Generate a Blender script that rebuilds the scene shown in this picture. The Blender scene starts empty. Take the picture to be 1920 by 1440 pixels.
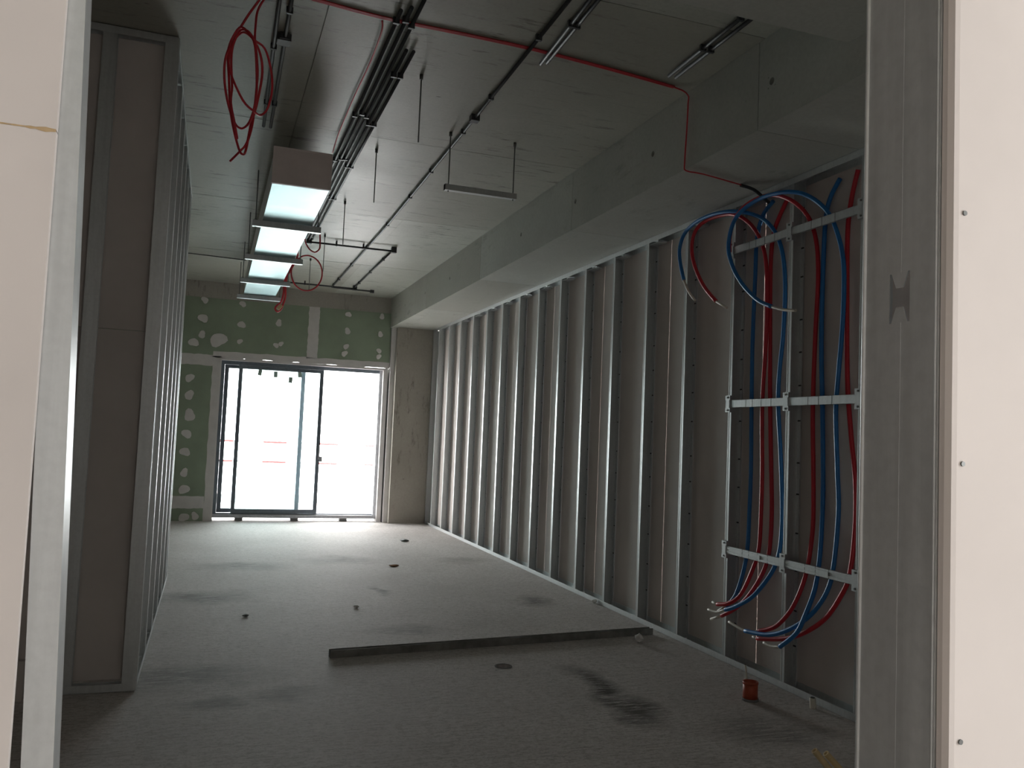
import bpy, bmesh, math, random
from mathutils import Vector, Matrix
random.seed(7)
S = bpy.context.scene
C = S.collection

# ------------------------------------------------------------------ camera
F_PX, YAW, PITCH, ROLL, CAM_H = 1593.7, 0.3386, 0.0625, 0.0415, 1.3936
cam_d = bpy.data.cameras.new('camera'); cam = bpy.data.objects.new('camera', cam_d); C.objects.link(cam)
cam_d.sensor_fit = 'HORIZONTAL'; cam_d.sensor_width = 36.0; cam_d.lens = 36.0 * F_PX / 1920.0
cam_d.clip_start = 0.02; cam_d.clip_end = 500
fw = Vector((math.sin(YAW)*math.cos(PITCH), math.cos(YAW)*math.cos(PITCH), math.sin(PITCH)))
r0 = Vector((math.cos(YAW), -math.sin(YAW), 0)); u0 = r0.cross(fw)
rt = r0*math.cos(ROLL) + u0*math.sin(ROLL); up = -r0*math.sin(ROLL) + u0*math.cos(ROLL)
m = Matrix.Identity(4)
for i in range(3):
    m[i][0] = rt[i]; m[i][1] = up[i]; m[i][2] = -fw[i]
m.translation = Vector((0, 0, CAM_H))
cam.matrix_world = m
S.camera = cam

# ------------------------------------------------------------------ world: flat bright overcast
W = bpy.data.worlds.new('overcast'); S.world = W; W.use_nodes = True
bg = W.node_tree.nodes['Background']
bg.inputs['Color'].default_value = (1.0, 0.99, 0.98, 1)
bg.inputs['Strength'].default_value = 13.5
def portal(name, loc, rot, sx, sy):
    l = bpy.data.lights.new(name, 'AREA'); l.shape = 'RECTANGLE'; l.size = sx; l.size_y = sy
    l.cycles.is_portal = True                                        # guides sky sampling only, adds no light of its own
    o = bpy.data.objects.new(name, l); C.objects.link(o); o.location = loc; o.rotation_euler = rot
portal('door_daylight', (1.31, 13.42, 1.22), (-math.pi/2, 0, 0), 2.5, 2.4)                    # the sliding door in view
portal('window_entrance_offscreen', (3.62, -1.25, 1.525), (0, math.pi/2, 0), 1.25, 2.1)         # behind the camera: lights the faces of the near boards
S.view_settings.view_transform = 'Standard'; S.view_settings.look = 'None'
S.view_settings.exposure = 0.5; S.view_settings.gamma = 1.0; S.view_settings.use_curve_mapping = False
S.cycles.max_bounces = 10; S.cycles.diffuse_bounces = 6; S.cycles.glossy_bounces = 5; S.cycles.transparent_max_bounces = 12
S.cycles.sample_clamp_indirect = 6.0

# ------------------------------------------------------------------ measured positions (metres)
COIL = [(0.102,4.240,3.474), (0.061,4.249,3.403), (0.026,4.259,3.334), (-0.002,4.261,3.274), (-0.019,4.187,3.197), (-0.036,4.162,3.115), (-0.035,4.201,3.043), (-0.016,4.210,2.942), (0.022,4.250,2.853), (0.059,4.288,2.841), (0.091,4.230,2.858), (0.110,4.188,2.928), (0.113,4.191,3.039), (0.094,4.171,3.212), (0.063,4.213,3.279), (0.031,4.280,3.313), (-0.002,4.257,3.258), (-0.021,4.232,3.167), (-0.010,4.216,3.081), (0.053,4.159,2.935), (0.106,4.174,2.895), (0.141,4.242,2.905), (0.172,4.249,2.947), (0.188,4.260,3.045), (0.177,4.259,3.147), (0.139,4.183,3.213), (0.086,4.163,3.238), (0.029,4.203,3.306), (-0.009,4.211,3.250), (-0.026,4.254,3.190), (-0.015,4.288,3.081), (-0.002,4.225,2.929), (0.016,4.188,2.817), (0.047,4.190,2.715), (0.065,4.170,2.679), (0.082,4.218,2.712), (0.099,4.281,2.863), (0.117,4.254,2.939), (0.136,4.231,3.087), (0.127,4.214,3.175), (0.096,4.157,3.220), (0.058,4.178,3.280), (0.021,4.244,3.302), (-0.006,4.248,3.226), (-0.009,4.262,3.148), (0.002,4.256,3.030), (0.001,4.179,2.920), (0.022,4.165,2.824), (0.040,4.204,2.759)]
COIL_TAIL = [(0.122,4.260,3.488), (0.098,4.289,3.440), (0.093,4.275,3.362), (0.093,4.239,3.276), (0.107,4.233,3.179), (0.116,4.266,3.111), (0.114,4.290,2.994), (0.106,4.270,2.860), (0.085,4.235,2.756), (0.056,4.237,2.711), (0.014,4.273,2.667)]
BLUE_A = [(3.287,4.480,2.960), (3.287,4.588,2.889), (3.287,4.645,2.743), (3.287,4.653,2.498), (3.287,4.665,2.080), (3.287,4.660,1.663), (3.287,4.650,1.251), (3.287,4.656,0.979), (3.277,4.651,0.776), (3.257,4.646,0.652), (3.252,4.685,0.528), (3.232,4.716,0.429), (3.209,4.769,0.365)]
BLUE_B = [(3.167,5.345,2.580), (3.167,5.405,2.728), (3.167,5.412,2.840), (3.177,5.345,2.942), (3.162,5.089,2.979), (3.177,4.787,2.954), (3.257,4.603,2.888), (3.277,4.460,2.772), (3.277,4.369,2.618), (3.277,4.331,2.411), (3.277,4.337,2.114), (3.277,4.369,1.853), (3.277,4.373,1.656), (3.277,4.343,1.396), (3.277,4.319,1.139), (3.277,4.312,0.932), (3.267,4.319,0.772), (3.227,4.332,0.650), (3.162,4.416,0.497), (3.132,4.551,0.407), (3.122,4.650,0.367)]
RED_A = [(3.167,4.915,2.365), (3.167,5.072,2.491), (3.167,5.198,2.652), (3.167,5.248,2.796), (3.177,5.221,2.915), (3.197,5.110,2.969), (3.207,4.895,2.961), (3.211,4.744,2.916), (3.252,4.651,2.832), (3.267,4.565,2.707), (3.270,4.513,2.542), (3.270,4.497,2.266), (3.270,4.504,1.996), (3.270,4.524,1.659), (3.270,4.509,1.258), (3.270,4.510,0.992), (3.267,4.519,0.770), (3.247,4.541,0.649), (3.207,4.606,0.473), (3.177,4.692,0.398), (3.167,4.809,0.368)]
RED_B = [(3.297,4.344,2.951), (3.299,4.428,2.853), (3.299,4.488,2.746), (3.299,4.509,2.544), (3.299,4.497,2.065), (3.299,4.482,1.660), (3.299,4.457,1.261), (3.299,4.442,0.999), (3.287,4.439,0.781), (3.247,4.438,0.642), (3.207,4.512,0.491), (3.177,4.616,0.383), (3.157,4.742,0.308)]
RED_C = [(3.177,4.787,2.677), (3.177,4.791,2.778), (3.177,4.741,2.886), (3.197,4.637,2.963), (3.205,4.424,2.972), (3.197,4.202,2.888), (3.257,4.114,2.780), (3.287,4.066,2.623), (3.287,4.041,2.397), (3.287,4.055,2.086), (3.287,4.066,1.650), (3.287,4.051,1.281), (3.287,4.044,1.037), (3.287,4.053,0.885), (3.247,4.052,0.674), (3.207,4.103,0.494), (3.187,4.204,0.373), (3.177,4.289,0.324), (3.167,4.362,0.298)]
BLUE_C = [(3.122,4.247,2.237), (3.122,4.392,2.299), (3.122,4.565,2.432), (3.122,4.683,2.584), (3.127,4.727,2.723), (3.137,4.664,2.877), (3.157,4.466,2.946), (3.167,4.215,2.932), (3.217,4.072,2.883), (3.257,3.942,2.764), (3.269,3.860,2.609), (3.270,3.809,2.417), (3.270,3.810,2.118), (3.270,3.837,1.823), (3.270,3.853,1.615), (3.270,3.832,1.291), (3.270,3.818,1.059), (3.257,3.833,0.768), (3.227,3.849,0.621), (3.177,3.914,0.486), (3.142,4.048,0.379), (3.127,4.220,0.310), (3.122,4.437,0.283)]
BLUE_D = [(3.297,3.883,2.941), (3.300,3.960,2.859), (3.300,3.998,2.752), (3.300,4.014,2.519), (3.300,4.019,2.021), (3.300,4.000,1.650), (3.300,3.985,1.284), (3.300,3.983,1.043), (3.267,3.959,0.798), (3.227,3.945,0.624), (3.162,3.940,0.481), (3.132,3.975,0.375), (3.102,4.078,0.276)]
RED_D = [(3.299,3.742,2.953), (3.299,3.792,2.794), (3.299,3.817,2.603), (3.299,3.813,2.241), (3.299,3.806,1.941), (3.299,3.792,1.704), (3.299,3.757,1.441), (3.277,3.698,1.213), (3.267,3.686,0.978), (3.237,3.686,0.743), (3.217,3.725,0.625), (3.197,3.822,0.484), (3.177,3.969,0.375), (3.167,4.141,0.303), (3.157,4.362,0.255)]
TIP_BLUE_A = [(3.209,4.769,0.365), (3.205,4.858,0.313)]
TIP_BLUE_B = [(3.167,5.345,2.580), (3.167,5.275,2.488), (3.167,5.185,2.410)]
TIP_BLUE_B2 = [(3.122,4.650,0.367), (3.122,4.744,0.332), (3.122,4.843,0.329)]
TIP_RED_A = [(3.167,4.915,2.365), (3.167,4.786,2.305)]
TIP_RED_A2 = [(3.167,4.809,0.368), (3.167,4.865,0.371)]
TIP_RED_B2 = [(3.157,4.742,0.308), (3.157,4.863,0.262)]
TIP_RED_C = [(3.177,4.787,2.677), (3.177,4.765,2.601), (3.177,4.720,2.526)]
TIP_RED_C2 = [(3.167,4.362,0.298), (3.167,4.409,0.278)]
TIP_BLUE_C = [(3.122,4.247,2.237), (3.122,4.131,2.203), (3.122,4.024,2.186)]
TIP_BLUE_C2 = [(3.122,4.437,0.283), (3.122,4.520,0.290), (3.122,4.606,0.301)]
TIP_BLUE_D2 = [(3.102,4.078,0.276), (3.102,4.155,0.260), (3.102,4.224,0.265)]
TIP_RED_D2 = [(3.157,4.362,0.255), (3.157,4.405,0.254)]
LOOP_BIG = [(0.854,10.209,3.386), (0.904,10.179,3.417), (0.963,10.153,3.427), (1.022,10.141,3.413), (1.076,10.144,3.379), (1.118,10.162,3.328), (1.142,10.191,3.265), (1.145,10.221,3.197), (1.126,10.247,3.132), (1.087,10.259,3.077), (1.032,10.256,3.039), (0.969,10.238,3.023), (0.906,10.209,3.030), (0.850,10.179,3.060), (0.809,10.153,3.111), (0.787,10.141,3.176), (0.788,10.144,3.248), (0.810,10.162,3.320), (0.852,10.191,3.382)]
LOOP_SMALL = [(0.867,9.000,3.542), (0.916,9.000,3.549), (0.959,9.000,3.474), (0.973,9.000,3.317), (0.964,9.000,3.271), (0.922,9.000,3.238), (0.866,9.000,3.265), (0.824,9.000,3.328), (0.817,9.000,3.367)]
DANGLE = [(0.868,10.600,3.451), (0.821,10.600,3.358), (0.775,10.600,3.222), (0.765,10.600,3.133), (0.741,10.600,3.000), (0.720,10.600,2.911), (0.680,10.600,2.874), (0.656,10.600,2.829), (0.685,10.600,2.793), (0.725,10.600,2.824), (0.747,10.600,2.891), (0.768,10.600,2.981), (0.763,10.600,3.111), (0.747,10.600,3.175), (0.802,10.600,3.312), (0.860,10.600,3.417)]
DANGLE2 = [(0.887,10.500,3.522), (0.860,10.500,3.431), (0.805,10.500,3.295), (0.740,10.500,3.158), (0.737,10.500,3.028), (0.722,10.500,2.919), (0.693,10.500,2.873)]
BRANCH = [(0.700,4.200,3.475), (0.715,4.300,3.460), (0.730,4.700,3.475), (0.725,5.300,3.475), (0.730,6.000,3.475), (0.735,6.300,3.440)]
CONN = [(0.725,10.580,2.874), (0.687,10.580,2.818)]
SPOTS = [(-0.18,3.21,0.046), (0.35,3.20,0.043), (-0.19,2.94,0.063), (0.35,2.89,0.051), (0.88,2.96,0.046), (-0.19,2.70,0.051), (-0.30,2.58,0.063), (0.04,2.64,0.103), (0.34,2.64,0.037), (0.86,2.62,0.037), (0.93,2.65,0.034), (1.91,3.18,0.040), (2.43,3.19,0.040), (1.91,2.92,0.046), (2.42,2.91,0.040), (1.90,2.68,0.040), (1.88,2.57,0.043), (2.41,2.65,0.037), (2.41,2.56,0.037), (-0.32,2.06,0.057), (-0.31,1.81,0.063), (-0.29,1.52,0.077), (-0.31,1.25,0.063), (-0.32,0.99,0.063), (-0.31,0.69,0.054), (-0.30,0.45,0.066), (-0.28,0.05,0.063), (-0.13,0.07,0.051)]
STAINS = [(2.20,4.48,0.12,0.42,0.90), (2.17,4.05,0.15,0.35,0.80), (1.42,9.31,0.45,0.30,0.70), (2.69,6.86,0.22,0.25,0.60), (0.41,8.94,0.45,0.28,0.60), (1.49,7.52,0.06,0.20,0.90), (1.39,6.02,0.30,0.15,0.45), (0.03,7.38,0.40,0.30,0.65), (-0.09,5.09,0.50,0.25,0.55), (0.10,4.58,0.25,0.10,0.50), (2.77,9.23,0.30,0.25,0.40), (0.47,4.68,0.20,0.12,0.50), (2.38,12.70,0.70,0.30,0.25), (2.66,3.61,0.30,0.25,0.45)]

XR, ZB, XB, ZC, YF, XL = 3.227, 3.027, 2.572, 3.494, 13.15, -0.285

# ------------------------------------------------------------------ materials
def nodes(name):
    mt = bpy.data.materials.new(name); mt.use_nodes = True
    nt = mt.node_tree; return mt, nt, nt.nodes['Principled BSDF']
def N(nt, t, **kw):
    n = nt.nodes.new(t)
    for k, v in kw.items():
        if k in n.inputs: n.inputs[k].default_value = v
        else: setattr(n, k, v)
    return n
def coords(nt, scale=(1, 1, 1)):
    g = nt.nodes.new('ShaderNodeNewGeometry')
    mp = nt.nodes.new('ShaderNodeMapping'); mp.inputs['Scale'].default_value = scale
    nt.links.new(g.outputs['Position'], mp.inputs['Vector']); return mp.outputs['Vector']
def noise(nt, vec, scale, detail=4, rough=0.6):
    n = N(nt, 'ShaderNodeTexNoise', Scale=scale, Detail=detail, Roughness=rough)
    nt.links.new(vec, n.inputs['Vector']); return n.outputs['Fac']
def ramp(nt, fac, stops):
    r = nt.nodes.new('ShaderNodeValToRGB'); e = r.color_ramp.elements
    while len(e) < len(stops): e.new(0.5)
    for el, (p, c) in zip(e, stops):
        el.position = p; el.color = (c, c, c, 1) if not isinstance(c, tuple) else (*c, 1)
    nt.links.new(fac, r.inputs['Fac']); return r.outputs['Color']
def mix(nt, fac, a, b, mode='MIX'):
    mx = nt.nodes.new('ShaderNodeMix'); mx.data_type = 'RGBA'; mx.blend_type = mode
    for s, v in ((0, fac), (6, a), (7, b)):
        if hasattr(v, 'is_output'): nt.links.new(v, mx.inputs[s])
        elif s == 0: mx.inputs[0].default_value = v
        else: mx.inputs[s].default_value = (*v, 1)
    return mx.outputs[2]
def math_n(nt, op, a, b=None, clamp=False):
    n = nt.nodes.new('ShaderNodeMath'); n.operation = op; n.use_clamp = clamp
    for i, v in enumerate((a, b)):
        if v is None: continue
        if hasattr(v, 'is_output'): nt.links.new(v, n.inputs[i])
        else: n.inputs[i].default_value = v
    return n.outputs[0]
def bump(nt, bs, h, strength, dist=0.01):
    b = N(nt, 'ShaderNodeBump', Strength=strength, Distance=dist)
    nt.links.new(h, b.inputs['Height']); nt.links.new(b.outputs[0], bs.inputs['Normal'])
def simple(name, col, rough=0.5, metal=0.0, var=0.12, scale=30, bstr=0.05, spec=0.5):
    mt, nt, bs = nodes(name)
    v = coords(nt); n = noise(nt, v, scale)
    c = mix(nt, ramp(nt, n, [(0.3, 0.0), (0.7, 1.0)]), tuple(x*(1-var) for x in col), tuple(min(1, x*(1+var)) for x in col))
    nt.links.new(c, bs.inputs['Base Color'])
    bs.inputs['Roughness'].default_value = rough; bs.inputs['Metallic'].default_value = metal
    bs.inputs['Specular IOR Level'].default_value = spec
    if bstr: bump(nt, bs, n, bstr, 0.004)
    return mt

def concrete(name, c1, c2, streak=(1, 6, 1), rough=(0.3, 0.55), marks=1.0, spec=0.5, pattern=True):
    mt, nt, bs = nodes(name)
    v = coords(nt); vs = coords(nt, streak)
    big = noise(nt, v, 0.9, 5, 0.65); fine = noise(nt, v, 45, 5, 0.7)
    base = mix(nt, ramp(nt, big, [(0.3, 0.0), (0.7, 1.0)]), c1, c2)
    base = mix(nt, ramp(nt, fine, [(0.3, 0.35), (0.75, 0.0)]), base, tuple(x*0.6 for x in c1))
    oi = nt.nodes.new('ShaderNodeObjectInfo')
    base = mix(nt, math_n(nt, 'MULTIPLY', oi.outputs['Random'], 0.42), base, (0.25, 0.215, 0.16))
    st = noise(nt, vs, 2.6, 6, 0.75)
    reg = noise(nt, v, 0.55, 2, 0.5)
    k = math_n(nt, 'MULTIPLY', ramp(nt, st, [(0.56, 0.0), (0.66, 1.0)]), ramp(nt, reg, [(0.40, 0.0), (0.54, 1.0)]))
    k = math_n(nt, 'MULTIPLY', k, 0.75*marks, True)
    base = mix(nt, k, base, (0.07, 0.062, 0.045))
    vo = N(nt, 'ShaderNodeTexVoronoi', Scale=5.0); nt.links.new(coords(nt, (0.6, 1.8, 1.8)), vo.inputs['Vector'])
    sp = math_n(nt, 'MULTIPLY', ramp(nt, vo.outputs['Distance'], [(0.035, 1.0), (0.07, 0.0)]), ramp(nt, noise(nt, v, 1.7, 2), [(0.5, 0.0), (0.56, 1.0)]))
    base = mix(nt, math_n(nt, 'MULTIPLY', sp, 0.8*marks, True), base, (0.05, 0.045, 0.035))
    nt.links.new(base, bs.inputs['Base Color'])
    rr = math_n(nt, 'MULTIPLY_ADD', big, rough[1]-rough[0]); nt.nodes[-1].inputs[2].default_value = rough[0]
    nt.links.new(rr, bs.inputs['Roughness'])
    bs.inputs['Specular IOR Level'].default_value = spec
    bump(nt, bs, fine, 0.12, 0.004)
    return mt

M = {}
M['ceiling'] = concrete('ceiling_concrete', (0.39, 0.405, 0.355), (0.55, 0.57, 0.51), rough=(0.38, 0.6), spec=0.3)
M['beam'] = concrete('beam_concrete', (0.45, 0.47, 0.43), (0.59, 0.61, 0.565), streak=(2, 1, 5), rough=(0.45, 0.65), marks=0.35)
M['column'] = concrete('column_concrete', (0.42, 0.40, 0.365), (0.58, 0.56, 0.515), streak=(6, 6, 1.2), rough=(0.6, 0.8), marks=0.7)

def floor_material():
    mt, nt, bs = nodes('floor_screed')
    v = coords(nt)
    br = noise(nt, coords(nt, (2.0, 38, 1)), 2.2, 6, 0.78)       # brushed lines run across the room
    br2 = noise(nt, coords(nt, (4, 60, 1)), 2.0, 4, 0.7)
    big = noise(nt, v, 0.8, 4, 0.6); fine = noise(nt, v, 70, 4, 0.7)
    base = mix(nt, ramp(nt, big, [(0.3, 0.0), (0.7, 1.0)]), (0.60, 0.57, 0.55), (0.74, 0.71, 0.69))
    base = mix(nt, ramp(nt, br, [(0.50, 0.0), (0.68, 0.6)]), base, (0.20, 0.18, 0.155))
    mid = noise(nt, coords(nt, (1, 2.2, 1)), 22, 5, 0.75)
    base = mix(nt, ramp(nt, mid, [(0.36, 0.6), (0.52, 0.0)]), base, (0.27, 0.25, 0.225))
    base = mix(nt, ramp(nt, fine, [(0.32, 0.55), (0.50, 0.0)]), base, (0.24, 0.22, 0.195))
    base = mix(nt, ramp(nt, br2, [(0.62, 0.0), (0.75, 0.28)]), base, (0.66, 0.64, 0.62))
    # shaped stains: scuffed dark mortar and tyre marks at measured places
    tot = None
    sn = noise(nt, coords(nt, (2.2, 14, 1)), 2.4, 6, 0.8)
    sm = ramp(nt, sn, [(0.38, 0.0), (0.52, 1.0)])
    warp = nt.nodes.new('ShaderNodeTexNoise'); warp.inputs['Scale'].default_value = 2.5; warp.inputs['Detail'].default_value = 4
    nt.links.new(v, warp.inputs['Vector'])
    w2 = nt.nodes.new('ShaderNodeVectorMath'); w2.operation = 'MULTIPLY_ADD'
    nt.links.new(warp.outputs['Color'], w2.inputs[0]); w2.inputs[1].default_value = (0.5, 0.5, 0); nt.links.new(v, w2.inputs[2])
    for (x, y, a, b, s) in STAINS:
        sb = nt.nodes.new('ShaderNodeVectorMath'); sb.operation = 'SUBTRACT'; sb.inputs[1].default_value = (x+0.25, y+0.25, 0)
        nt.links.new(w2.outputs[0], sb.inputs[0])
        ml = nt.nodes.new('ShaderNodeVectorMath'); ml.operation = 'MULTIPLY'; ml.inputs[1].default_value = (1/a, 1/b, 0)
        nt.links.new(sb.outputs[0], ml.inputs[0])
        ln = nt.nodes.new('ShaderNodeVectorMath'); ln.operation = 'LENGTH'; nt.links.new(ml.outputs[0], ln.inputs[0])
        mr = nt.nodes.new('ShaderNodeMapRange'); mr.inputs['From Min'].default_value = 1.25; mr.inputs['From Max'].default_value = 0.35
        mr.inputs['To Max'].default_value = min(1.0, s*1.15); nt.links.new(ln.outputs['Value'], mr.inputs['Value'])
        tot = mr.outputs[0] if tot is None else math_n(nt, 'MAXIMUM', tot, mr.outputs[0])
    k = math_n(nt, 'MULTIPLY', tot, sm, True)
    base = mix(nt, k, base, (0.085, 0.078, 0.066))
    nt.links.new(base, bs.inputs['Base Color'])
    bs.inputs['Roughness'].default_value = 0.75; bs.inputs['Specular IOR Level'].default_value = 0.25
    h = math_n(nt, 'ADD', br, math_n(nt, 'MULTIPLY', fine, 0.5))
    bump(nt, bs, h, 0.22, 0.006)
    return mt
M['floor'] = floor_material()

def galv(name, col=(0.68, 0.705, 0.71), rough=0.42, streak=(9, 9, 0.5), metal=0.65):
    mt, nt, bs = nodes(name)
    n = noise(nt, coords(nt, streak), 5, 4, 0.6); f = noise(nt, coords(nt), 60, 3, 0.6)
    c = mix(nt, ramp(nt, n, [(0.3, 0.0), (0.7, 1.0)]), tuple(x*0.86 for x in col), col)
    c = mix(nt, ramp(nt, f, [(0.35, 0.25), (0.6, 0.0)]), c, tuple(x*0.7 for x in col))
    nt.links.new(c, bs.inputs['Base Color'])
    bs.inputs['Metallic'].default_value = metal
    rr = math_n(nt, 'MULTIPLY_ADD', n, 0.16); nt.nodes[-1].inputs[2].default_value = rough-0.08
    nt.links.new(rr, bs.inputs['Roughness'])
    return mt
M['galv'] = galv('galvanised_steel')
M['galv_bright'] = M['galv']
M['duct'] = galv('duct_sheet', (0.22, 0.315, 0.325), 0.36, (0.6, 3, 3))  # cyan reflected from the door glass is put into this base colour
M['galv_dull'] = M['galv']
M['galv_jamb'] = M['galv']
M['gyp'] = simple('plasterboard_paper', (0.64, 0.59, 0.56), 0.85, var=0.05, scale=3)
M['gyp_near'] = M['gyp']
M['core'] = simple('gypsum_core', (0.45, 0.38, 0.35), 0.9)
M['green'] = simple('green_plasterboard', (0.29, 0.355, 0.265), 0.85, var=0.10, scale=2)
M['skim'] = simple('joint_filler', (0.68, 0.66, 0.65), 0.85, var=0.06, scale=8)
M['paint'] = simple('white_plaster', (0.72, 0.70, 0.69), 0.8, var=0.05, scale=5)
M['frame'] = simple('anthracite_aluminium', (0.15, 0.18, 0.21), 0.4, 0.3)
M['frame_light'] = simple('silver_aluminium', (0.48, 0.49, 0.52), 0.45, 0.4)
M['black'] = simple('black_conduit', (0.04, 0.043, 0.046), 0.5)
M['dark'] = simple('dark_steel', (0.14, 0.145, 0.14), 0.5, 0.5)
M['rod'] = simple('threaded_zinc', (0.22, 0.23, 0.22), 0.5, 0.5, scale=200)
M['red'] = simple('red_cable', (0.62, 0.035, 0.05), 0.45, var=0.05)
M['redpipe'] = simple('red_sheath', (0.58, 0.02, 0.035), 0.4, var=0.05)
M['bluepipe'] = simple('blue_sheath', (0.02, 0.19, 0.52), 0.4, var=0.05)
M['pex'] = simple('pale_inner_pipe', (0.72, 0.68, 0.60), 0.45, var=0.05)
M['cap'] = simple('duct_end_film', (0.88, 0.78, 0.75), 0.7, var=0.06, scale=6)
M['orange'] = simple('orange_pvc', (0.42, 0.075, 0.035), 0.5)
M['wood'] = simple('cream_tube', (0.70, 0.55, 0.30), 0.6)
M['scrap'] = simple('white_scrap', (0.75, 0.74, 0.72), 0.7)
M['rust'] = simple('brown_scrap', (0.30, 0.14, 0.06), 0.8)
M['ply'] = simple('torn_paper', (0.50, 0.36, 0.20), 0.9)
M['terrace'] = simple('terrace_slab', (0.62, 0.62, 0.62), 0.8, var=0.06, scale=3)
M['block'] = simple('pinkish_block', (0.50, 0.38, 0.35), 0.85)
M['kerb'] = simple('mortar_grey', (0.22, 0.22, 0.22), 0.85)
M['bitumen'] = simple('kerb_concrete', (0.35, 0.35, 0.35), 0.85)
def striped():
    mt, nt, bs = nodes('red_white_rail')
    g = nt.nodes.new('ShaderNodeNewGeometry'); sx = nt.nodes.new('ShaderNodeSeparateXYZ'); nt.links.new(g.outputs['Position'], sx.inputs[0])
    f = math_n(nt, 'FRACT', math_n(nt, 'MULTIPLY', sx.outputs['X'], 1.05))
    k = math_n(nt, 'GREATER_THAN', f, 0.45)
    nt.links.new(mix(nt, k, (0.50, 0.05, 0.05), (0.75, 0.73, 0.72)), bs.inputs['Base Color']); bs.inputs['Roughness'].default_value = 0.5
    return mt
M['stripe'] = striped()
def glass():
    mt = bpy.data.materials.new('door_glass'); mt.use_nodes = True; nt = mt.node_tree
    nt.nodes.clear(); o = nt.nodes.new('ShaderNodeOutputMaterial')
    t = nt.nodes.new('ShaderNodeBsdfTransparent'); t.inputs[0].default_value = (0.90, 0.95, 0.95, 1)
    g = nt.nodes.new('ShaderNodeBsdfGlossy'); g.inputs['Roughness'].default_value = 0.03
    d = nt.nodes.new('ShaderNodeBsdfDiffuse'); d.inputs[0].default_value = (0.8, 0.85, 0.85, 1)
    fr = nt.nodes.new('ShaderNodeFresnel'); fr.inputs[0].default_value = 1.45
    a = nt.nodes.new('ShaderNodeMixShader'); nt.links.new(fr.outputs[0], a.inputs[0]); nt.links.new(t.outputs[0], a.inputs[1]); nt.links.new(g.outputs[0], a.inputs[2])
    b = nt.nodes.new('ShaderNodeMixShader'); b.inputs[0].default_value = 0.06   # site dust on the panes
    nt.links.new(a.outputs[0], b.inputs[1]); nt.links.new(d.outputs[0], b.inputs[2]); nt.links.new(b.outputs[0], o.inputs[0])
    return mt
M['glass'] = glass()
def paper():
    mt = bpy.data.materials.new('thin_paper'); mt.use_nodes = True; nt = mt.node_tree; nt.nodes.clear()
    o = nt.nodes.new('ShaderNodeOutputMaterial'); a = nt.nodes.new('ShaderNodeBsdfTranslucent'); d = nt.nodes.new('ShaderNodeBsdfDiffuse')
    a.inputs[0].default_value = (0.10, 0.13, 0.11, 1); d.inputs[0].default_value = (0.6, 0.7, 0.62, 1)
    x = nt.nodes.new('ShaderNodeMixShader'); nt.links.new(a.outputs[0], x.inputs[1]); nt.links.new(d.outputs[0], x.inputs[2]); nt.links.new(x.outputs[0], o.inputs[0])
    return mt
M['paper'] = paper()

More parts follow.
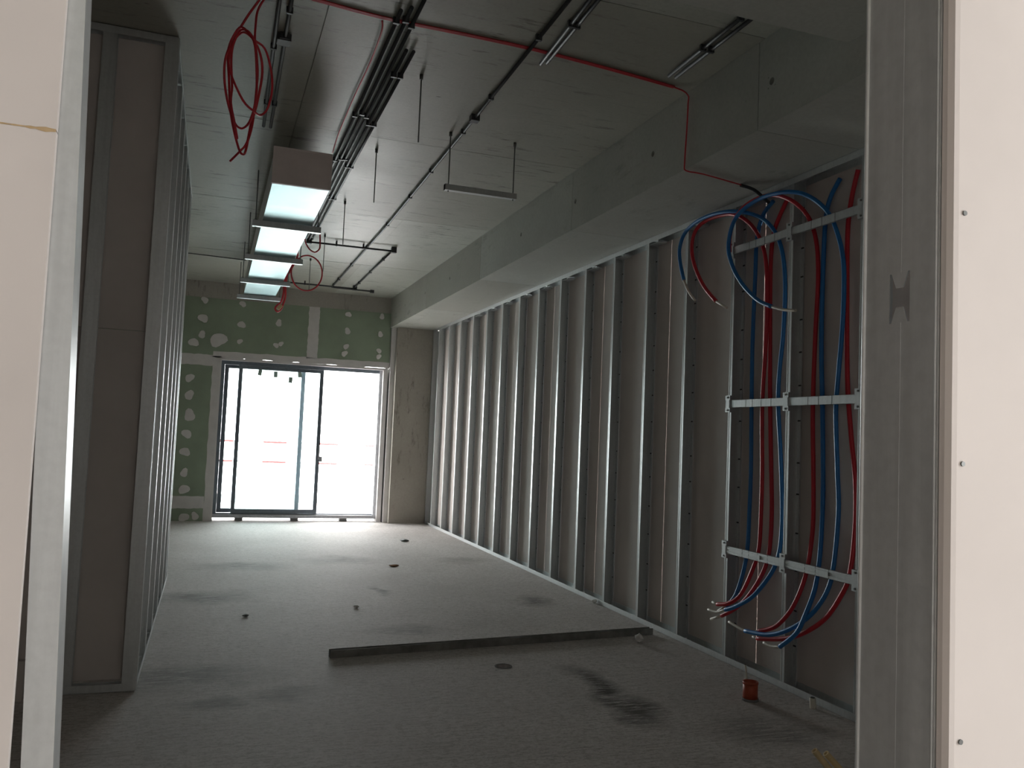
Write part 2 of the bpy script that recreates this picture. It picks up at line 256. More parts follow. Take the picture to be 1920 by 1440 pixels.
# ------------------------------------------------------------------ mesh helpers
class MB:
    def __init__(s): s.v = []; s.f = []; s.sm = []
    def add(s, vs, fs, smooth=False):
        o = len(s.v); s.v += [tuple(x) for x in vs]; s.f += [tuple(o+i for i in f) for f in fs]; s.sm += [smooth]*len(fs); return s
    def box(s, x0, x1, y0, y1, z0, z1):
        return s.add([(x, y, z) for z in (z0, z1) for y in (y0, y1) for x in (x0, x1)],
                     [(0, 2, 3, 1), (4, 5, 7, 6), (0, 1, 5, 4), (2, 6, 7, 3), (0, 4, 6, 2), (1, 3, 7, 5)])
    def pierced(s, u0, u1, v0, v1, holes, depth, P, n=20, gap=1.6):
        """rectangle in (u, v) with round blind holes; P(u, v, w) places a point, w is the depth into the material"""
        def q(a, b_, c, d_):
            if b_-a > 1e-6 and d_-c > 1e-6: s.add([P(a, c, 0), P(b_, c, 0), P(b_, d_, 0), P(a, d_, 0)], [(0, 1, 2, 3)])
        u = u0
        for hu, hv, r in sorted(holes):
            k = r*gap; q(u, hu-k, v0, v1); q(hu-k, hu+k, v0, hv-k); q(hu-k, hu+k, hv+k, v1); u = hu+k
            vs = []
            for i in range(n):
                a = 2*math.pi*i/n; c_, s_ = math.cos(a), math.sin(a); e = k/max(abs(c_), abs(s_))
                vs += [P(hu+e*c_, hv+e*s_, 0), P(hu+r*c_, hv+r*s_, 0), P(hu+r*c_, hv+r*s_, depth)]
            fs = []
            for i in range(n):
                j = (i+1) % n; fs += [(3*i, 3*j, 3*j+1, 3*i+1), (3*i+1, 3*j+1, 3*j+2, 3*i+2)]
            s.add(vs, fs+[tuple(3*i+2 for i in range(n))])
        q(u, u1, v0, v1); return s
    def prism(s, prof, a, b, axis='z'):
        """closed 2D profile extruded from a to b along axis"""
        n = len(prof)
        def pt(p, t):
            return {'z': (p[0], p[1], t), 'y': (p[0], t, p[1]), 'x': (t, p[0], p[1])}[axis]
        vs = [pt(p, a) for p in prof] + [pt(p, b) for p in prof]
        return s.add(vs, [(i, (i+1) % n, n+(i+1) % n, n+i) for i in range(n)] + [tuple(range(n-1, -1, -1)), tuple(range(n, 2*n))])
    def tube(s, pts, r, n=8, sub=4, closed_ends=True):
        P = [Vector(p) for p in pts]
        if sub > 1 and len(P) > 2:
            Q = []
            for i in range(len(P)-1):
                p0 = P[max(i-1, 0)]; p1 = P[i]; p2 = P[i+1]; p3 = P[min(i+2, len(P)-1)]
                for k in range(sub):
                    t = k/sub
                    Q.append(0.5*((2*p1)+(p2-p0)*t+(2*p0-5*p1+4*p2-p3)*t*t+(3*p1-p0-3*p2+p3)*t**3))
            Q.append(P[-1]); P = Q
        d = (P[1]-P[0]).normalized(); nrm = d.orthogonal().normalized(); vs = []
        for i, p in enumerate(P):
            if i == 0: t = P[1]-P[0]
            elif i == len(P)-1: t = P[-1]-P[-2]
            else: t = P[i+1]-P[i-1]
            t.normalize(); nrm = (nrm - t*nrm.dot(t)).normalized(); b = t.cross(nrm)
            for k in range(n):
                a = 2*math.pi*k/n; vs.append(p + nrm*(r*math.cos(a)) + b*(r*math.sin(a)))
        fs = [(i*n+k, i*n+(k+1) % n, (i+1)*n+(k+1) % n, (i+1)*n+k) for i in range(len(P)-1) for k in range(n)]
        s.add(vs, fs, True); o = len(s.v)-len(vs)
        if closed_ends:
            s.f += [tuple(o+k for k in range(n-1, -1, -1)), tuple(o+(len(P)-1)*n+k for k in range(n))]; s.sm += [False, False]
        return s
    def mesh(s, name, mat):
        me = bpy.data.meshes.new(name); me.from_pydata(s.v, [], s.f); me.materials.append(mat)
        me.polygons.foreach_set('use_smooth', s.sm)
        bm = bmesh.new(); bm.from_mesh(me); bmesh.ops.recalc_face_normals(bm, faces=bm.faces); bm.to_mesh(me); bm.free()
        me.update(); return me
    def build(s, name, mat, parent=None):
        me = s.mesh(name, mat); o = bpy.data.objects.new(name, me); C.objects.link(o)
        if parent: o.parent = parent
        return o
def inst(name, me, parent, loc=(0, 0, 0), rot=(0, 0, 0)):
    o = bpy.data.objects.new(name, me); C.objects.link(o); o.parent = parent; o.location = loc; o.rotation_euler = rot; return o
def tag(o, label, cat, group=None):
    o['label'] = label; o['category'] = cat
    if group: o['group'] = group
    return o
def thing(name, label, cat, loc=(0, 0, 0), rot=(0, 0, 0), group=None):
    o = bpy.data.objects.new(name, None); C.objects.link(o); o.location = loc; o.rotation_euler = rot; o.empty_display_size = 0.1
    return tag(o, label, cat, group)
def struct(o, label, cat):
    o['kind'] = 'structure'; return tag(o, label, cat)
def box(*a): return MB().box(*a)
def rel(pts, o): return [(p[0]-o[0], p[1]-o[1], p[2]-o[2]) for p in pts]

# ------------------------------------------------------------------ the shell
fm = MB().pierced(-3.4, 3.6, -3.5, 13.5, [(1.77, 4.97, 0.048)], 0.16, lambda u, v, w: (u, v, -w), 28)
x0, x1, y0, y1 = -3.4, 3.6, -3.5, 13.5
fm.add([(x, y, z) for z in (-0.25, 0) for (x, y) in ((x0, y0), (x1, y0), (x1, y1), (x0, y1))], [(0, 1, 2, 3), (0, 1, 5, 4), (1, 2, 6, 5), (2, 3, 7, 6), (3, 0, 4, 7)])
struct(fm.build('floor', M['floor']), 'bare brushed concrete floor with dark scuffs and stains', 'floor')
ceil = struct(box(-3.4, 3.6, -3.5, 13.5, ZC+0.006, ZC+0.3).build('ceiling', M['ceiling']), 'raw formwork concrete ceiling with board joints and stains', 'ceiling')
xs = [-3.4, -0.82, 0.43, 1.68, XB]; ys = [-3.5, -1.2, 1.2, 3.6, 5.97, 8.2, 10.7, 13.16]
for i in range(len(xs)-1):
    for j in range(len(ys)-1):
        g = 0.003
        gx1 = 0.0005 if i in (2, 3) else g
        gx0 = 0.0005 if i in (3,) else g
        box(xs[i]+gx0, xs[i+1]-gx1, ys[j]+g, ys[j+1]-g, ZC-0.002*random.random(), ZC+0.01).build('panel', M['ceiling'], ceil)
# long downstand beam on the right and its panels
beam = struct(box(XB+0.09, 3.6, -3.5, 13.3, ZB+0.004, ZC-0.002).build('ceiling_beam', M['beam']), 'long raw concrete downstand beam above the open stud partition', 'beam')
by = [-3.5, -1.2, 1.25, 3.65, 6.06, 8.46, 10.85, 13.3]
ties = [3.54+1.228*k for k in range(-5, 8)]          # formwork tie holes every 1.2 m
for a, b in zip(by, by[1:]):
    a += 0.0025; b -= 0.0025; zt = ZC-0.001
    pm = MB().pierced(a, b, ZB, zt, [(y, 3.245, 0.019) for y in ties if a+0.05 < y < b-0.05], 0.07, lambda u, v, w: (XB+w, u, v))
    c8 = [(x, y, z) for z in (ZB, zt) for (x, y) in ((XB, a), (3.6, a), (3.6, b), (XB, b))]
    pm.add(c8, [(0, 1, 2, 3), (4, 5, 6, 7), (0, 1, 5, 4), (1, 2, 6, 5), (2, 3, 7, 6)])
    pm.build('panel', M['beam'], beam)
struct(box(-3.4, XB, 2.35, 2.99, 3.205, ZC-0.003).build('ceiling_beam', M['beam']), 'shallow concrete beam crossing the ceiling near the entrance', 'beam')
# end wall: concrete lintel, column, green boards
struct(box(-3.4, XB, YF+0.005, 13.5, 3.25, ZC-0.003).build('wall_lintel', M['column']), 'grey concrete lintel band above the green boards', 'lintel')
struct(box(2.66, 3.30, 12.99, 13.5, 0.0, ZB-0.002).build('column', M['column']), 'raw concrete column beside the bright sliding door', 'column')
wf = bpy.data.objects.new('wall_far', None); C.objects.link(wf); struct(wf, 'end wall of green plasterboard around the sliding door', 'wall')
gb = [(-3.4, -1.05, 1.25, 3.25), (-3.4, -1.05, 0, 1.247), (-1.047, 1.387, 2.405, 3.25), (1.39, 2.585, 2.405, 3.25), (-1.047, 0.10, 0.27, 2.402), (-1.047, 0.10, 0.0, 0.267)]
for x0, x1, z0, z1 in gb: box(x0, x1, YF, YF+0.10, z0, z1).build('plasterboard', M['green'], wf)
def skim_strip(name, pts, horizontal, parent, mat):
    """thin feathered filler band with a wavering edge"""
    mb = MB(); a, b, c, d = pts; n = 24; t = 0.0016; vs = []
    for i in range(n+1):
        u = i/n; w0 = random.uniform(-.006, .006); w1 = random.uniform(-.006, .006)
        if horizontal: p = [(a+(b-a)*u, c+w0), (a+(b-a)*u, d+w1)]
        else: p = [(a+w0, c+(d-c)*u), (b+w1, c+(d-c)*u)]
        for q in p: vs.append((q[0], YF-t, q[1]))
    for q in list(vs): vs.append((q[0], YF+0.0005, q[2]))
    o = 2*(n+1); fs = []
    for i in range(n):
        fs += [(2*i, 2*i+1, 2*i+3, 2*i+2), (2*i, 2*i+2, o+2*i+2, o+2*i), (2*i+1, o+2*i+1, o+2*i+3, 2*i+3)]
    return mb.add(vs, fs).build(name, mat, parent)
skim_strip('filler_strip', (1.315, 1.475, 2.46, 3.25), False, wf, M['skim'])
skim_strip('filler_strip', (-1.05, -0.02, 2.255, 2.415), True, wf, M['skim'])
skim_strip('filler_strip', (-0.02, 2.585, 2.385, 2.475), True, wf, M['skim'])
skim_strip('filler_strip', (-0.02, 0.10, 0.0, 2.40), False, wf, M['skim'])
skim_strip('filler_strip', (-1.05, -0.02, 0.18, 0.355), True, wf, M['skim'])
for x, z, r in SPOTS:
    n = 14; ph = random.random()*6; ring = []
    for k in range(n):
        a = 2*math.pi*k/n; rr = r*(1+0.16*math.sin(2*a+ph)+0.10*math.sin(3*a+2*ph)+random.uniform(-.06, .06))
        ring.append((x+rr*math.cos(a), z+rr*math.sin(a)))
    mb = MB(); mb.add([(p[0], YF-0.0025, p[1]) for p in ring]+[(x+(p[0]-x)*1.06, YF+0.0005, z+(p[1]-z)*1.06) for p in ring],
                      [tuple(range(n))]+[(i, (i+1) % n, n+(i+1) % n, n+i) for i in range(n)])
    mb.build('filler_patch', M['skim'], wf)
# plastered reveals and the strips between door and column
rv = bpy.data.objects.new('trim_1', None); C.objects.link(rv); struct(rv, 'white plastered reveal strips beside and above the sliding door', 'door trim')
box(2.50, 2.566, YF-0.004, 13.42, 0.0, 2.385).build('jamb', M['paint'], rv)
box(0.105, 2.50, YF-0.004, 13.42, 2.352, 2.385).build('head', M['paint'], rv)
box(0.085, 0.105, YF-0.004, 13.42, 0.0, 2.385).build('jamb', M['paint'], rv)
box(2.566, 2.590, YF+0.20, 13.42, 0.0, 2.385).build('recess_back', M['paint'], rv)
box(2.590, 2.659, YF-0.06, 13.42, 0.0, 3.03).build('edge_strip', M['paint'], rv)

# side and back walls of the shell (outside the picture, they close the rooms)
struct(box(-3.5, -3.4, -3.5, 13.5, 0, ZC).build('wall_left', M['gyp']), 'grey plasterboard wall closing the left side', 'wall')
struct(box(-3.4, 3.6, -3.6, -3.45, 0, ZC).build('wall_back', M['paint']), 'white wall behind the entrance', 'wall')
wsd = bpy.data.objects.new('wall_side', None); C.objects.link(wsd); struct(wsd, 'pale plasterboard wall with a window beside the entrance', 'wall')
for a in ((-3.6, -2.3, 0, ZC), (-0.2, 0.7, 0, ZC), (-2.3, -0.2, 0, 0.9), (-2.3, -0.2, 2.15, ZC)):
    box(3.6, 3.7, a[0], a[1], a[2], a[3]).build('plasterboard', M['gyp_near'], wsd)

# ------------------------------------------------------------------ right partition: boards behind, tracks, double studs
wr = bpy.data.objects.new('wall_right', None); C.objects.link(wr); struct(wr, 'grey plasterboards on the far side of the stud partition', 'wall')
y = 13.0
while y > 0.9:
    y1 = max(y-1.2, 0.86)
    box(XR+0.095, XR+0.1075, y1+0.0015, y-0.0015, 0.012, ZB-0.005).build('plasterboard', M['gyp'], wr); y = y1
def track(name, label, x0, x1, y0, y1, z, up, axis='y'):
    t = thing(name, label, 'track', (0, 0, 0))
    s = 1 if up else -1; th = 0.0015; h = 0.04
    lo, hi = sorted((z, z+s*th)); l2, h2 = sorted((z, z+s*h))
    if axis == 'y':
        box(x0, x1, y0, y1, lo, hi).build('web', M['galv'], t)
        box(x0, x0+th, y0, y1, l2, h2).build('flange', M['galv_bright'], t); box(x1-th, x1, y0, y1, l2, h2).build('flange', M['galv'], t)
    else:
        box(x0, x1, y0, y1, lo, hi).build('web', M['galv'], t)
        box(x0, x1, y0, y0+th, l2, h2).build('flange', M['galv_bright'], t); box(x0, x1, y1-th, y1, l2, h2).build('flange', M['galv'], t)
    return t
track('floor_track', 'galvanized floor track running along the foot of the partition under the beam', XR-0.004, XR+0.094, 0.88, 12.97, 0.0, True)
track('ceiling_track', 'galvanized head track under the long concrete beam', XR-0.004, XR+0.094, 0.88, 12.97, ZB, False)

def c_prof(d, fl, lip, th, sgn):
    """C section: web on Y=0 from X=0 to d, flanges run towards sgn*Y"""
    s = sgn
    return [(0, 0), (d, 0), (d, s*fl), (d-lip, s*fl), (d-lip, s*(fl-th)), (d-th, s*(fl-th)), (d-th, s*th), (th, s*th), (th, s*(fl-th)), (lip, s*(fl-th)), (lip, s*fl), (0, s*fl)]
ORD = ['first', 'second', 'third', 'fourth', 'fifth', 'sixth', 'seventh', 'eighth', 'ninth', 'tenth', 'eleventh', 'twelfth', 'thirteenth', 'fourteenth', 'fifteenth', 'sixteenth']
Z0, Z1 = 0.004, ZB-0.008
d = 0.088
th = 0.0014
web_m = MB().box(0, d, 0.0168, 0.018, Z0, Z1).mesh('web', M['galv'])
ff = MB().prism([(0, 0.018), (0, 0.0085), (0.0016, 0.006), (0.0016, 0.003), (0, 0.0005), (0, -0.018), (0.008, -0.018), (0.008, -0.0168), (0.003, -0.0168), (0.003, 0.018)], Z0, Z1)
ff_m = ff.mesh('front_flange', M['galv_bright'])
rf_m = MB().box(d-th, d, -0.018, 0.0168, Z0, Z1).box(d-0.008, d-th, -0.018, -0.0168, Z0, Z1).mesh('rear_flange', M['galv_dull'])
tk = MB()
for k in range(13):
    z = 0.25+k*0.215+random.uniform(-.03, .03)
    tk.box(d-th-0.0012, d-th, -0.0165, 0.0165, z, z+0.009)
tk_m = tk.mesh('fixing_row', M['black'])
clip_m = MB().box(0.004, d-0.004, -0.16, -0.14, ZB-0.052, ZB-0.040).box(0.004, d-0.004, -0.16, 0.0, ZB-0.0525, ZB-0.0515).mesh('clip', M['galv_bright'])
for k in range(16):
    yk = 12.615-0.6*k
    lab = ORD[k] + ' steel stud from the concrete column, in the partition under the beam'
    t = thing('metal_stud', lab, 'stud', (XR, yk, 0), group='studs of the partition under the beam')
    inst('web', web_m, t); inst('front_flange', ff_m, t); inst('rear_flange', rf_m, t); inst('fixing_row', tk_m, t)['kind'] = 'stuff'
    if 2 <= k <= 12: inst('clip', clip_m, t)
t = thing('end_stud', 'flat pale steel end stud fixed against the concrete column', 'stud', (XR, 12.985, 0))
MB().prism([(0.0, 0), (0.088, 0), (0.088, -.04), (.0866, -.04), (.0866, -.0014), (.0014, -.0014), (.0014, -.04), (0, -.04)], Z0, Z1).build('channel', M['galv'], t)
box(-0.0015, 0.0, -0.04, 0.0, Z0, Z1).build('flange', M['galv_bright'], t)

# crossbars carrying the water pipes
def crossbar(z, label, ribbed):
    t = thing('crossbar', label, 'rail', (XR, 0, z), group='pipe crossbars between the nearest studs')
    y0, y1 = 3.56, 4.845
    ch = MB().box(-0.012, -0.0105, y0, y1, -0.025, 0.025).box(-0.012, 0.0, y0, y1, 0.0235, 0.025).box(-0.012, 0.0, y0, y1, -0.025, -0.0235)
    if ribbed:
        ch.box(-0.0155, -0.012, y0, y1, 0.008, 0.014).box(-0.0155, -0.012, y0, y1, -0.014, -0.008)
    ch.build('channel', M['galv'], t)
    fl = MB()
    for yy in (3.82, 3.93, 4.02, 4.36, 4.46, 4.55, 4.62): fl.box(-0.0126, -0.012, yy, yy+0.003, -0.025, 0.025)  # thin dark strips across the channel face
    fl.build('dark_strip', M['dark'], t)['kind'] = 'stuff'
    for yy in (4.815, 4.215, 3.615):
        MB().box(-0.0175, -0.001, yy-0.026, yy+0.026, 0.026, 0.055).box(-0.0175, -0.001, yy-0.026, yy+0.026, -0.055, -0.026).box(-0.0185, -0.0165, yy-0.02, yy+0.02, -0.026, 0.026).build('bracket', M['galv_bright'], t)
        for zz in (0.042, -0.042): MB().tube([(-0.0175, yy, zz), (-0.0215, yy, zz)], 0.006, 8, 1).build('bolt', M['dark'], t)
    if ribbed:
        for yy in (3.86, 4.47):
            MB().box(-0.0185, -0.0155, yy-0.04, yy+0.04, -0.012, 0.012).build('slot_plate', M['galv_bright'], t)
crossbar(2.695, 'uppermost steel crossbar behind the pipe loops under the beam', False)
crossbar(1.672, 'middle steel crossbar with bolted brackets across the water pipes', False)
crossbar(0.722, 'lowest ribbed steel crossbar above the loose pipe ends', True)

# sheathed water pipes
def pipe(name, pts, tips, mat, label):
    o = pts[-1]
    t = thing(name, label, 'pipe', (o[0], o[1], o[2]), group='sheathed water pipes in the partition')
    MB().tube(rel(pts, o), 0.0132, 8, 5).build('sheath', M[mat], t)
    for tp in tips: 
        q = MB().tube(rel(tp, o), 0.0088, 8, 3).build('inner_pipe', M['pex'], t); q['label'] = 'pale bare pipe end'
pipe('blue_pipe', BLUE_A, [TIP_BLUE_A], 'bluepipe', 'blue pipe farthest from the jamb stud, rising straight to the head track')
pipe('blue_pipe', BLUE_B, [TIP_BLUE_B, TIP_BLUE_B2], 'bluepipe', 'bright blue pipe beside a stud, its top arching toward the sliding door')
pipe('red_pipe', RED_A, [TIP_RED_A, TIP_RED_A2], 'redpipe', 'red pipe whose top loops toward the sliding door, inside the blue arch')
pipe('red_pipe', RED_B, [TIP_RED_B2], 'redpipe', 'red pipe rising straight to the head track between two studs')
pipe('red_pipe', RED_C, [TIP_RED_C, TIP_RED_C2], 'redpipe', 'red pipe arching over a stud in a wide loop')
pipe('blue_pipe', BLUE_C, [TIP_BLUE_C, TIP_BLUE_C2], 'bluepipe', 'blue pipe making the widest loop, its tip pointing back to the jamb stud')
pipe('blue_pipe', BLUE_D, [TIP_BLUE_D2], 'bluepipe', 'dull blue pipe rising straight beside the wide blue loop')
pipe('red_pipe', RED_D, [TIP_RED_D2], 'redpipe', 'red pipe nearest the doorway stud, bulging outward at mid height')

# ------------------------------------------------------------------ left shaft partition (return and long side)
ws = bpy.data.objects.new('wall_shaft', None); C.objects.link(ws); struct(ws, 'grey plasterboards lining the shaft partition', 'wall')
YR, YE = 4.88, 8.27
HZ = ZC-0.004
x = XL-0.0655
while x > -3.35:
    x1 = max(x-1.2, -3.39)
    for z0, z1 in ((0.05, 1.876), (1.879, HZ)):
        box(x1+0.001, x-0.001, YR+0.052, YR+0.0645, z0, z1).build('plasterboard', M['gyp'], ws)
    x = x1
y = YR+0.07
while y < YE-0.01:
    y1 = min(y+1.2, YE)
    box(XL-0.0645, XL-0.052, y+0.001, y1-0.001, 0.012, HZ).build('plasterboard', M['gyp'], ws); y = y1
track('floor_track', 'floor track of the shaft return facing the entrance', -3.38, XL, YR-0.003, YR+0.051, 0.0, True, 'x')
track('ceiling_track', 'head track of the shaft return facing the entrance', -3.38, XL, YR-0.003, YR+0.051, HZ, False, 'x')
track('floor_track', 'floor track along the long side of the shaft partition', XL-0.051, XL+0.003, YR+0.055, YE, 0.0, True)
track('ceiling_track', 'head track along the long side of the shaft partition', XL-0.051, XL+0.003, YR+0.055, YE, HZ, False)
# return studs, flanges facing the entrance
Z1 = HZ-0.006
def stud_mesh(dd, fl):
    return (MB().box(-0.0012, 0.0012, 0, dd, Z0, Z1).mesh('web', M['galv']),
            MB().box(-fl, fl, -0.0015, 0.0, Z0, Z1).box(-fl, -fl+0.0012, 0, 0.006, Z0, Z1).box(fl-0.0012, fl, 0, 0.006, Z0, Z1).mesh('front_flange', M['galv_dull']),
            MB().box(-fl, fl, dd-0.0014, dd, Z0, Z1).mesh('rear_flange', M['galv']))
sm_ = stud_mesh(0.048, 0.036); sl_ = stud_mesh(0.048, 0.024)
labs = ['corner stud of the shaft partition, its flange facing the entrance', 'second stud of the shaft return, beside the corner bay', 'third stud of the shaft return, beyond the doorway stud']
for k, xx in enumerate((-0.316, -0.622, -1.22)):
    t = thing('metal_stud', labs[k], 'stud', (xx, YR, 0), group='studs of the shaft return')
    for nm, me in zip(('web', 'front_flange', 'rear_flange'), sm_): inst(nm, me, t)
k = 0; y = YR+0.095
while y < YE:
    t = thing('metal_stud', ORD[k]+' stud from the corner along the long side of the shaft', 'stud', (XL, y, 0), (0, 0, math.pi/2), group='studs along the long side of the shaft')
    for nm, me in zip(('web', 'front_flange', 'rear_flange'), sl_): inst(nm, me, t)
    y += 0.6 if y+0.6 < YE or y > YE-0.1 else YE-0.04-y; k += 1
tag(box(-0.90, -0.79, 4.80, 4.845, 0.0, 0.195).build('plasterboard_offcut', M['gyp_near']), 'pale plasterboard offcut standing at the foot of the shaft', 'offcut')

# ------------------------------------------------------------------ nearest partition around the opening
# right jamb: deep stud with its web facing the opening and a punched cable hole
HT = ZC-0.002
XJ, YA, YB2 = 0.747, 0.722, 0.8345
t = thing('jamb_stud', 'wide steel stud with a punched cable hole at the opening', 'stud', (XJ, YA, 0))
wj = YB2-YA
# web with an H-shaped hole, built from strips around the opening
hz0, hz1 = 1.545, 1.604
ya, yb = 0.039, 0.070                              # hole span across the web
bm = MB(); T = 0.0015
def wbx(y0, y1, z0, z1): bm.box(0, T, y0, y1, z0, z1)
wbx(0, ya, 0.003, HT); wbx(yb, wj, 0.003, HT); wbx(ya, yb, 0.003, hz0); wbx(ya, yb, hz1, HT)
mid0, mid1 = 1.563, 1.586
for z0, z1, s in ((hz0, mid0, 1), (mid1, hz1, -1)):  # trapezoid tongues left by the punch
    za, zt = (z0, z1) if s > 0 else (z1, z0)
    bm.prism([(ya+0.003, za), (yb-0.003, za), (yb-0.010, zt), (ya+0.010, zt)], 0, T, 'x')
bm.build('web', M['galv_jamb'], t)
MB().box(0, 0.045, -0.0015, 0, 0.003, HT).build('front_flange', M['galv'], t)
MB().box(0, 0.045, wj, wj+0.0015, 0.003, HT).build('rear_flange', M['galv_bright'], t)
MB().tube([(0.0008, wj-0.0015, 0.003), (0.0008, wj-0.0015, HT)], 0.0032, 8, 1).tube([(0.0008, 0.002, 0.003), (0.0008, 0.002, HT)], 0.0018, 8, 1).build('rolled_edge', M['galv_bright'], t)
MB().box(-0.0003, 0, 0.052, 0.0535, 0.003, hz0).box(-0.0003, 0, 0.052, 0.0535, hz1, HT).build('bead', M['galv_bright'], t)
wn = bpy.data.objects.new('wall_near_right', None); C.objects.link(wn); struct(wn, 'pale plasterboard beside the punched jamb stud', 'wall')
MB().prism([(0.7495, 0.7195), (0.7495, 0.7125), (0.7535, 0.7068), (0.76, 0.706), (1.95, 0.706), (1.95, 0.7195)], 0.01, HT).build('plasterboard', M['gyp_near'], wn)
box(1.953, 3.6, 0.706, 0.7195, 0.01, HT).build('plasterboard', M['gyp_near'], wn)
for z in (1.0915, 1.385, 1.660):
    MB().tube([(0.768+0.0, 0.7065, z), (0.768, 0.7045, z)], 0.0028, 10, 1).build('screw', M['dark'], wn)
box(0.8, 3.6, 0.845, 0.857, 0.01, 3.19).build('plasterboard', M['gyp'], wn)
# left jamb: leaning stud behind two pale boards with a torn joint
t = thing('jamb_stud', 'bright leaning steel stud behind pale boards with a torn joint', 'stud', (-0.1235, 1.15, 0), (0, -0.028, 0))
hl = HT-0.02
box(-0.034, 0.0, 0, 0.0015, 0.004, hl).build('front_flange', M['galv_dull'], t)
box(-0.0015, 0.0, 0.0015, 0.05, 0.004, hl).build('web', M['galv'], t)
box(-0.034, -0.0015, 0.0485, 0.05, 0.004, hl).build('rear_flange', M['galv'], t)
wl = bpy.data.objects.new('wall_near_left', None); C.objects.link(wl); struct(wl, 'two pale plasterboards with a torn joint beside the leaning stud', 'wall')
xe = -0.196
box(-3.4, xe, 1.135, 1.1475, 0.01, 1.7385).build('plasterboard', M['gyp_near'], wl)
box(-3.4, xe, 1.135, 1.1475, 1.7405, HT).build('plasterboard', M['gyp_near'], wl)
tp = MB(); n = 26
vs = []
for i in range(n+1):
    x = -0.34+i*(xe+0.34)/n; w = random.uniform(0.0006, 0.0024)+(0.0012 if i > n-4 else 0)
    vs += [(x, 1.1345, 1.7395-w), (x, 1.1338, 1.7395+random.uniform(-.0006, .0006)), (x, 1.1345, 1.7395+w*0.8)]
tp.add(vs, [(3*i, 3*i+1, 3*i+4, 3*i+3) for i in range(n)]+[(3*i+1, 3*i+2, 3*i+5, 3*i+4) for i in range(n)])
tp.build('torn_paper', M['ply'], wl)

# ------------------------------------------------------------------ sliding door and the terrace outside
dr = bpy.data.objects.new('door_1', None); C.objects.link(dr); struct(dr, 'large sliding glass door standing half open to daylight', 'door')
dr.location = (0, 13.30, 0)
fr = box(0.105, 0.155, -0.06, 0.08, 0.075, 2.352).build('frame_jamb', M['frame'], dr)
box(2.455, 2.50, -0.06, 0.08, 0.075, 2.352).build('frame_jamb', M['frame_light'], dr)
box(0.155, 2.455, -0.06, 0.08, 2.300, 2.352).build('frame_head', M['frame'], dr)
sl = box(0.105, 2.50, -0.09, 0.10, 0.045, 0.095).build('sill', M['frame_light'], dr)
box(0.155, 2.455, -0.032, -0.026, 0.095, 0.108).build('guide_rail', M['frame'], sl); box(0.155, 2.455, 0.026, 0.032, 0.095, 0.108).build('guide_rail', M['frame'], sl)
for xx in (0.42, 1.22, 1.95): box(xx, xx+0.11, -0.085, 0.05, 0.001, 0.045).build('shim', M['kerb'], dr)
def leaf(name, x0, x1, yc, sw, label):
    lf = bpy.data.objects.new(name, None); C.objects.link(lf); lf.parent = dr; lf['label'] = label
    z0, z1 = 0.112, 2.298
    for a, b in ((x0, x0+sw), (x1-sw, x1)): box(a, b, yc-0.022, yc+0.022, z0, z1).build('stile', M['frame'], lf)
    box(x0+sw, x1-sw, yc-0.022, yc+0.022, z0, z0+0.06).build('bottom_rail', M['frame'], lf)
    box(x0+sw, x1-sw, yc-0.022, yc+0.022, z1-0.05, z1).build('top_rail', M['frame'], lf)
    box(x0+sw-0.005, x1-sw+0.005, yc-0.006, yc+0.006, z0+0.055, z1-0.045).build('pane', M['glass'], lf)
    return lf
l1 = leaf('outer_leaf', 0.157, 1.335, 0.045, 0.06, 'fixed outer glass leaf')
l2 = leaf('sliding_leaf', 0.355, 1.60, -0.035, 0.056, 'inner sliding glass leaf with paper tags')
for xx, zz, rz in ((0.658, 2.205, .2), (0.886, 2.19, 0), (1.108, 2.12, 0.05), (1.24, 2.21, -.1)):
    o = box(-0.028, 0.028, -0.0445, -0.0425, -0.045, 0.045).build('paper_tag', M['paper'], l2); o.location = (xx, 0, zz); o.rotation_euler = (0, rz, 0)
h = MB().box(1.575, 1.590, -0.085, -0.055, 0.93, 1.16).box(1.575, 1.590, -0.056, -0.05, 0.95, 0.97).box(1.575, 1.59, -0.056, -0.05, 1.12, 1.14).box(1.60, 1.64, -0.07, -0.055, 0.90, 0.98)
h.build('handle', M['frame_light'], l2)

struct(box(-6, 8, 13.5, 17.6, -0.30, -0.04).build('terrace', M['terrace']), 'pale terrace slab outside the sliding door', 'terrace')
struct(box(-6, 8, 13.51, 16.0, 2.78, 3.0).build('sky_block_slab', M['terrace']), 'added unseen slab blocking high sky light above the terrace', 'slab')  # added out of view to cut high sky light on the floor by the door
kb = struct(box(-6, 8, 16.9, 17.15, -0.04, 0.095).build('kerb', M['bitumen']), 'low grey kerb along the terrace edge', 'kerb')
for z, lab in ((1.115, 'upper red and white guard rail outside the door'), (0.745, 'lower red and white guard rail outside the door')):
    g = thing('guard_rail', lab, 'rail', (0, 16.55, z), group='terrace guard rails')
    MB().tube([(-5, 0, 0), (7, 0, 0)], 0.021, 8, 1).build('bar', M['stripe'], g)
for xx, lab in ((-1.6, 'guard rail post on the terrace away from the column'), (3.6, 'guard rail post outside beyond the column')):
    g = thing('guard_post', lab, 'post', (xx, 16.60, -0.04))
    MB().tube([(0, 0, 0), (0, 0, 1.25)], 0.024, 8, 1).build('pole', M['frame_light'], g); box(-.09, .09, -.09, .09, 0, 0.012).build('base_plate', M['frame_light'], g)
for xx, lab in ((2.07, 'pinkish concrete block on the terrace beside the door leaf'), (2.70, 'pinkish concrete block standing out near the guard rails')):
    g = thing('concrete_block', lab, 'block', (xx, 16.3, -0.04), group='blocks on the terrace')
    MB().box(-0.085, 0.085, -0.1, 0.1, 0.0, 0.19).build('body', M['block'], g)
    MB().box(-0.095, 0.095, -0.11, 0.11, 0.0, 0.03).build('foot', M['block'], g)

